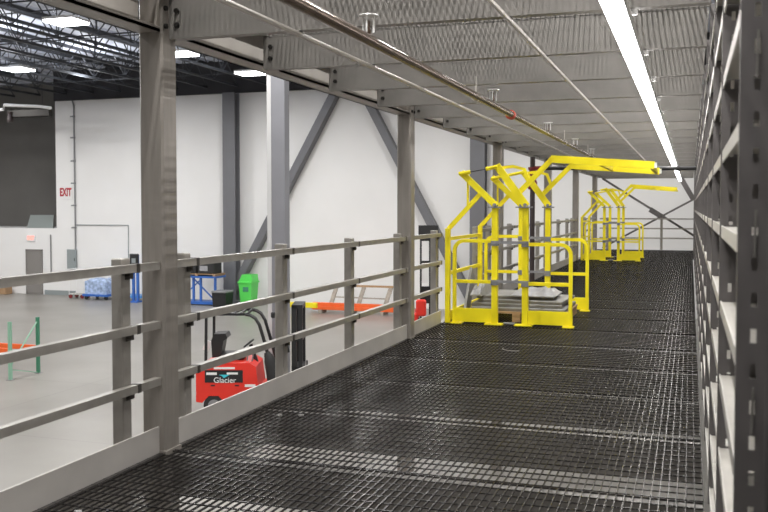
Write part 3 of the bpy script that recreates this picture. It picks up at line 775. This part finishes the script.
MB().box(-1.35, 1.4, 0.0, 0.10, 0.94, 1.02).build('top_rail', M['wood'], t)
MB().bar((-1.2, -0.1, 0.52), (1.2, -0.1, 0.50), 0.05, 0.05).build('cross_rail', M['oldwood'], t)

# ------------------------------------------------------------------ forklift (local x forward, near side y = 0)
HD = math.radians(18.7)
t = thing('forklift', 'red forklift parked below the railing, black seat and overhead guard', 'forklift', (-9.33, 15.83, G), HD)
prof = [(0.0, 0.30), (0.0, 0.93), (0.08, 1.0), (0.24, 1.09), (1.08, 1.08), (1.20, 1.0), (1.25, 0.58), (1.70, 0.50), (1.85, 0.30), (1.85, 0.2), (0.62, 0.2), (0.56, 0.30), (0.45, 0.42), (0.25, 0.42), (0.14, 0.30), (0.12, 0.28)]
MB().prism(prof, 0.0, 1.05).build('body', M['red'], t)
MB().box(0.18, 0.94, -0.008, 0.0, 0.69, 0.94).build('side_panel', M['black'], t)
MB().box(0.36, 0.78, -0.006, 0.0, 0.96, 1.0).build('white_stripe', M['white'], t)
o = MB().box(0.21, 0.42, -0.012, -0.006, 0.845, 0.895).box(0.62, 0.84, -0.012, -0.006, 0.855, 0.895).build('white_label', M['white'], t)
MB().add([(0.46, -0.012, 0.85), (0.68, -0.012, 0.85), (0.56, -0.012, 0.78), (0.53, -0.012, 0.82)], [(0, 1, 2, 3)]).build('emblem', M['teal'], t)
o = text_mesh('Glacier', 0.155, M['white'], 'lettering', t, 0.002); o.location = (0.58, -0.012, 0.735)
MB().box(0.30, 0.38, -0.012, 0, 0.62, 0.645).box(0.78, 0.86, -0.012, 0, 0.62, 0.645).build('panel_latch', M['black'], t)
MB().box(0.98, 1.19, -0.006, 0.0, 0.60, 0.655).build('small_label', M['white'], t)
for x, r in ((0.36, 0.22), (1.62, 0.27)):
    for y in (0.10, 0.95):
        w = MB().lathe([(r * 0.6, -0.09), (r * 0.95, -0.09), (r, -0.06), (r, 0.06), (r * 0.95, 0.09), (r * 0.6, 0.09)], (x, y, r), 'y', 22).build('wheel', M['rubber'], t, True)
        MB().lathe([(r * 0.58, -0.095), (r * 0.3, -0.10), (r * 0.12, -0.10)], (x, y, r), 'y', 16).build('rim', M['grey'], w)
s = MB().bbox(0.40, 0.92, 0.30, 0.78, 1.08, 1.22, 0.05).build('seat', M['black'], t)
MB().prism([(0.27, 1.14), (0.44, 1.16), (0.50, 1.48), (0.58, 1.54), (0.54, 1.63), (0.30, 1.62), (0.25, 1.48)], 0.31, 0.77).build('backrest', M['black'], s)
MB().bar((0.08, 0.55, 1.25), (0.16, 0.55, 1.45), 0.12, 0.03, (0, 1, 0)).build('seat_bracket', M['white'], s)
g = MB()
for y in (0.10, 0.95):
    g.bar((0.18, y, 0.95), (0.20, y, 2.04), 0.05, 0.06, (0, 1, 0))
    g.tube([(0.98, y, 2.05), (1.08, y, 2.03), (1.18, y, 1.97), (1.26, y, 1.84), (1.36, y, 1.5), (1.47, y, 1.1), (1.62, y, 0.52)], 0.035, 8)
    g.bar((0.18, y, 2.05), (1.06, y, 2.05), 0.05, 0.05)
for k in range(7):
    x = 0.22 + k * 0.13
    g.box(x - 0.018, x + 0.018, 0.10, 0.95, 2.03, 2.07)
g.build('overhead_guard', M['black'], t)
MB().bar((1.15, 0.55, 0.98), (1.02, 0.55, 1.38), 0.07, 0.07, (0, 1, 0)).build('steering_column', M['black'], t)
MB().tube([(0.98 + 0.09 * math.cos(a), 0.55 + 0.19 * math.sin(a), 1.40 + 0.07 * math.cos(a)) for a in [2 * PI * k / 18 for k in range(19)]], 0.018, 6).build('steering_wheel', M['black'], t)
MB().tube([(0.98, 0.30, 1.02), (1.0, 0.30, 1.30)], 0.015, 6).tube([(1.08, 0.26, 1.02), (1.12, 0.26, 1.28)], 0.015, 6).build('lever', M['grey'], t)
MB().tube([(1.56, 0.12, 0.45), (1.54, 0.12, 0.8), (1.47, 0.12, 1.12), (1.41, 0.12, 1.28)], [0.13, 0.14, 0.12, 0.06], 12).build('cowl', M['rubber'], t, True)
MB().bar((1.60, 0.3, 2.10), (1.82, 0.3, 1.25), 0.06, 0.05, (0, 1, 0)).build('tilt_arm', M['black'], t)
hl = MB().bbox(1.50, 1.60, 0.02, 0.12, 1.98, 2.10, 0.02).bbox(1.66, 1.76, 0.22, 0.32, 2.06, 2.18, 0.02).build('work_light', M['black'], t)
m_ = MB()
for y in (0.15, 0.80):
    m_.box(1.90, 2.0, y, y + 0.10, 0.05, 2.22).box(2.04, 2.12, y + 0.01, y + 0.09, 0.05, 2.22)
for z in (0.3, 0.9, 1.5, 2.15):
    m_.box(1.90, 2.12, 0.15, 0.90, z, z + 0.08)
m_.build('mast', M['black'], t)
MB().box(2.14, 2.18, 0.1, 0.95, 0.12, 0.22).box(2.14, 2.18, 0.1, 0.95, 0.5, 0.6).box(2.14, 2.17, 0.2, 0.25, 0.1, 1.0).box(2.14, 2.17, 0.8, 0.85, 0.1, 1.0).build('carriage', M['black'], t)
for y in (0.25, 0.70):
    MB().box(2.16, 3.2, y, y + 0.11, 0.06, 0.11).build('fork', M['black'], t)

# reach truck behind the second column
t = thing('reach_truck', 'black mast of a red lift truck standing just right of the second column', 'lift truck', (-6.55, 23.0, G), math.radians(16))
m_ = MB()
m_.box(-0.22, -0.17, -0.06, 0.10, 0.08, 3.70).box(0.02, 0.27, -0.06, 0.10, 0.08, 3.70)
m_.box(-0.20, 0.25, 0.12, 0.24, 3.3, 3.60).box(0.05, 0.25, 0.12, 0.24, 0.08, 3.3)
m_.box(-0.26, 0.27, -0.04, 0.08, 3.44, 3.72).box(-0.22, 0.26, 0.0, 0.08, 1.65, 2.1).box(-0.22, 0.26, 0, 0.08, 2.72, 2.78)
for z in (0.9, 1.9, 2.9):
    m_.box(0.10, 0.16, -0.085, -0.06, z - 0.4, z + 0.4)
m_.build('mast', M['black'], t)
MB().box(-0.165, 0.0, -0.02, 0.0, 2.2, 2.6).build('white_card', M['white'], t)
MB().bbox(-0.42, -0.24, -0.35, 0.55, 0.12, 1.45, 0.06).bbox(-0.32, -0.05, -0.36, -0.16, 1.35, 1.78, 0.04).build('body', M['red'], t)
MB().box(-0.3, -0.05, -0.32, -0.30, 1.05, 1.30).build('control_panel', M['black'], t)
MB().box(-0.20, -0.12, -0.32, 0.4, 0.10, 0.2).bbox(-0.3, 0.3, -0.28, -0.1, 0.1, 1.0, 0.03).build('chassis', M['black'], t)
for x in (-0.33, 0.2):
    MB().lathe([(0.09, -0.06), (0.13, -0.05), (0.13, 0.05), (0.09, 0.06)], (x, -0.2, 0.13), 'y', 14).build('wheel', M['rubber'], t)

# ------------------------------------------------------------------ lights
def area(name, loc, sx, sy, power, rot=(0, 0, 0), col=(1, 0.985, 0.965)):
    l = bpy.data.lights.new(name, 'AREA'); l.shape = 'RECTANGLE'; l.size = sx; l.size_y = sy; l.energy = power; l.color = col
    o = bpy.data.objects.new(name, l); COL.objects.link(o); o.location = loc; o.rotation_euler = rot
    return o
K = 270
for x in (-38, -30, -23.1, -15.7, -8.5, -1.0):
    for y in (2.0, 9.0, 16.0, 23.0, 30.5):
        area('high_bay_lamp', (x, y, 6.30), 1.0, 0.8, K)
for x in (-30, -23.1, -15.7):
    for y in (20.5, 26.0, 31.0):
        area('roof_fill_lamp', (x, y, 6.50), 0.9, 0.7, 120, (PI, 0, 0), (0.93, 0.96, 1.0))  # extra lamps facing up, added to brighten the roof deck

for y in (3.0, 9.0, 15.0, 21.0, 27.0):
    area('upper_level_strip_lamp', (-2.45, y, 4.85), 0.05, 5.9, 190 if y < 12 else 70)
    area('upper_level_strip_lamp', (-0.55, y, 4.85), 0.05, 5.9, 240 if y < 12 else 90)

w = bpy.data.worlds.new('world'); SC.world = w; w.use_nodes = True
w.node_tree.nodes['Background'].inputs[0].default_value = (0.9, 0.92, 1.0, 1)
w.node_tree.nodes['Background'].inputs[1].default_value = 0.05

# ------------------------------------------------------------------ camera
cam = bpy.data.cameras.new('camera'); co = bpy.data.objects.new('camera', cam); COL.objects.link(co)
cam.sensor_width = 36.0; cam.lens = 905.0 / 768.0 * 36.0
cam.shift_y = -13.733 / 768.0
yaw, pitch = math.radians(18.697), math.radians(2.2)
co.location = (0, 0, 1.4)
co.rotation_euler = (PI / 2 - pitch, 0, yaw)
cam.clip_start = 0.05; cam.clip_end = 200
cam.dof.use_dof = True; cam.dof.focus_distance = 9.0; cam.dof.aperture_fstop = 5.6
SC.camera = co
SC.view_settings.view_transform = 'Standard'
SC.view_settings.look = 'None'
SC.view_settings.exposure = 0.0
SC.view_settings.gamma = 1.0
SC.view_settings.use_curve_mapping = False
try:
    SC.cycles.max_bounces = 8
    SC.cycles.sample_clamp_indirect = 6.0
except Exception:
    pass
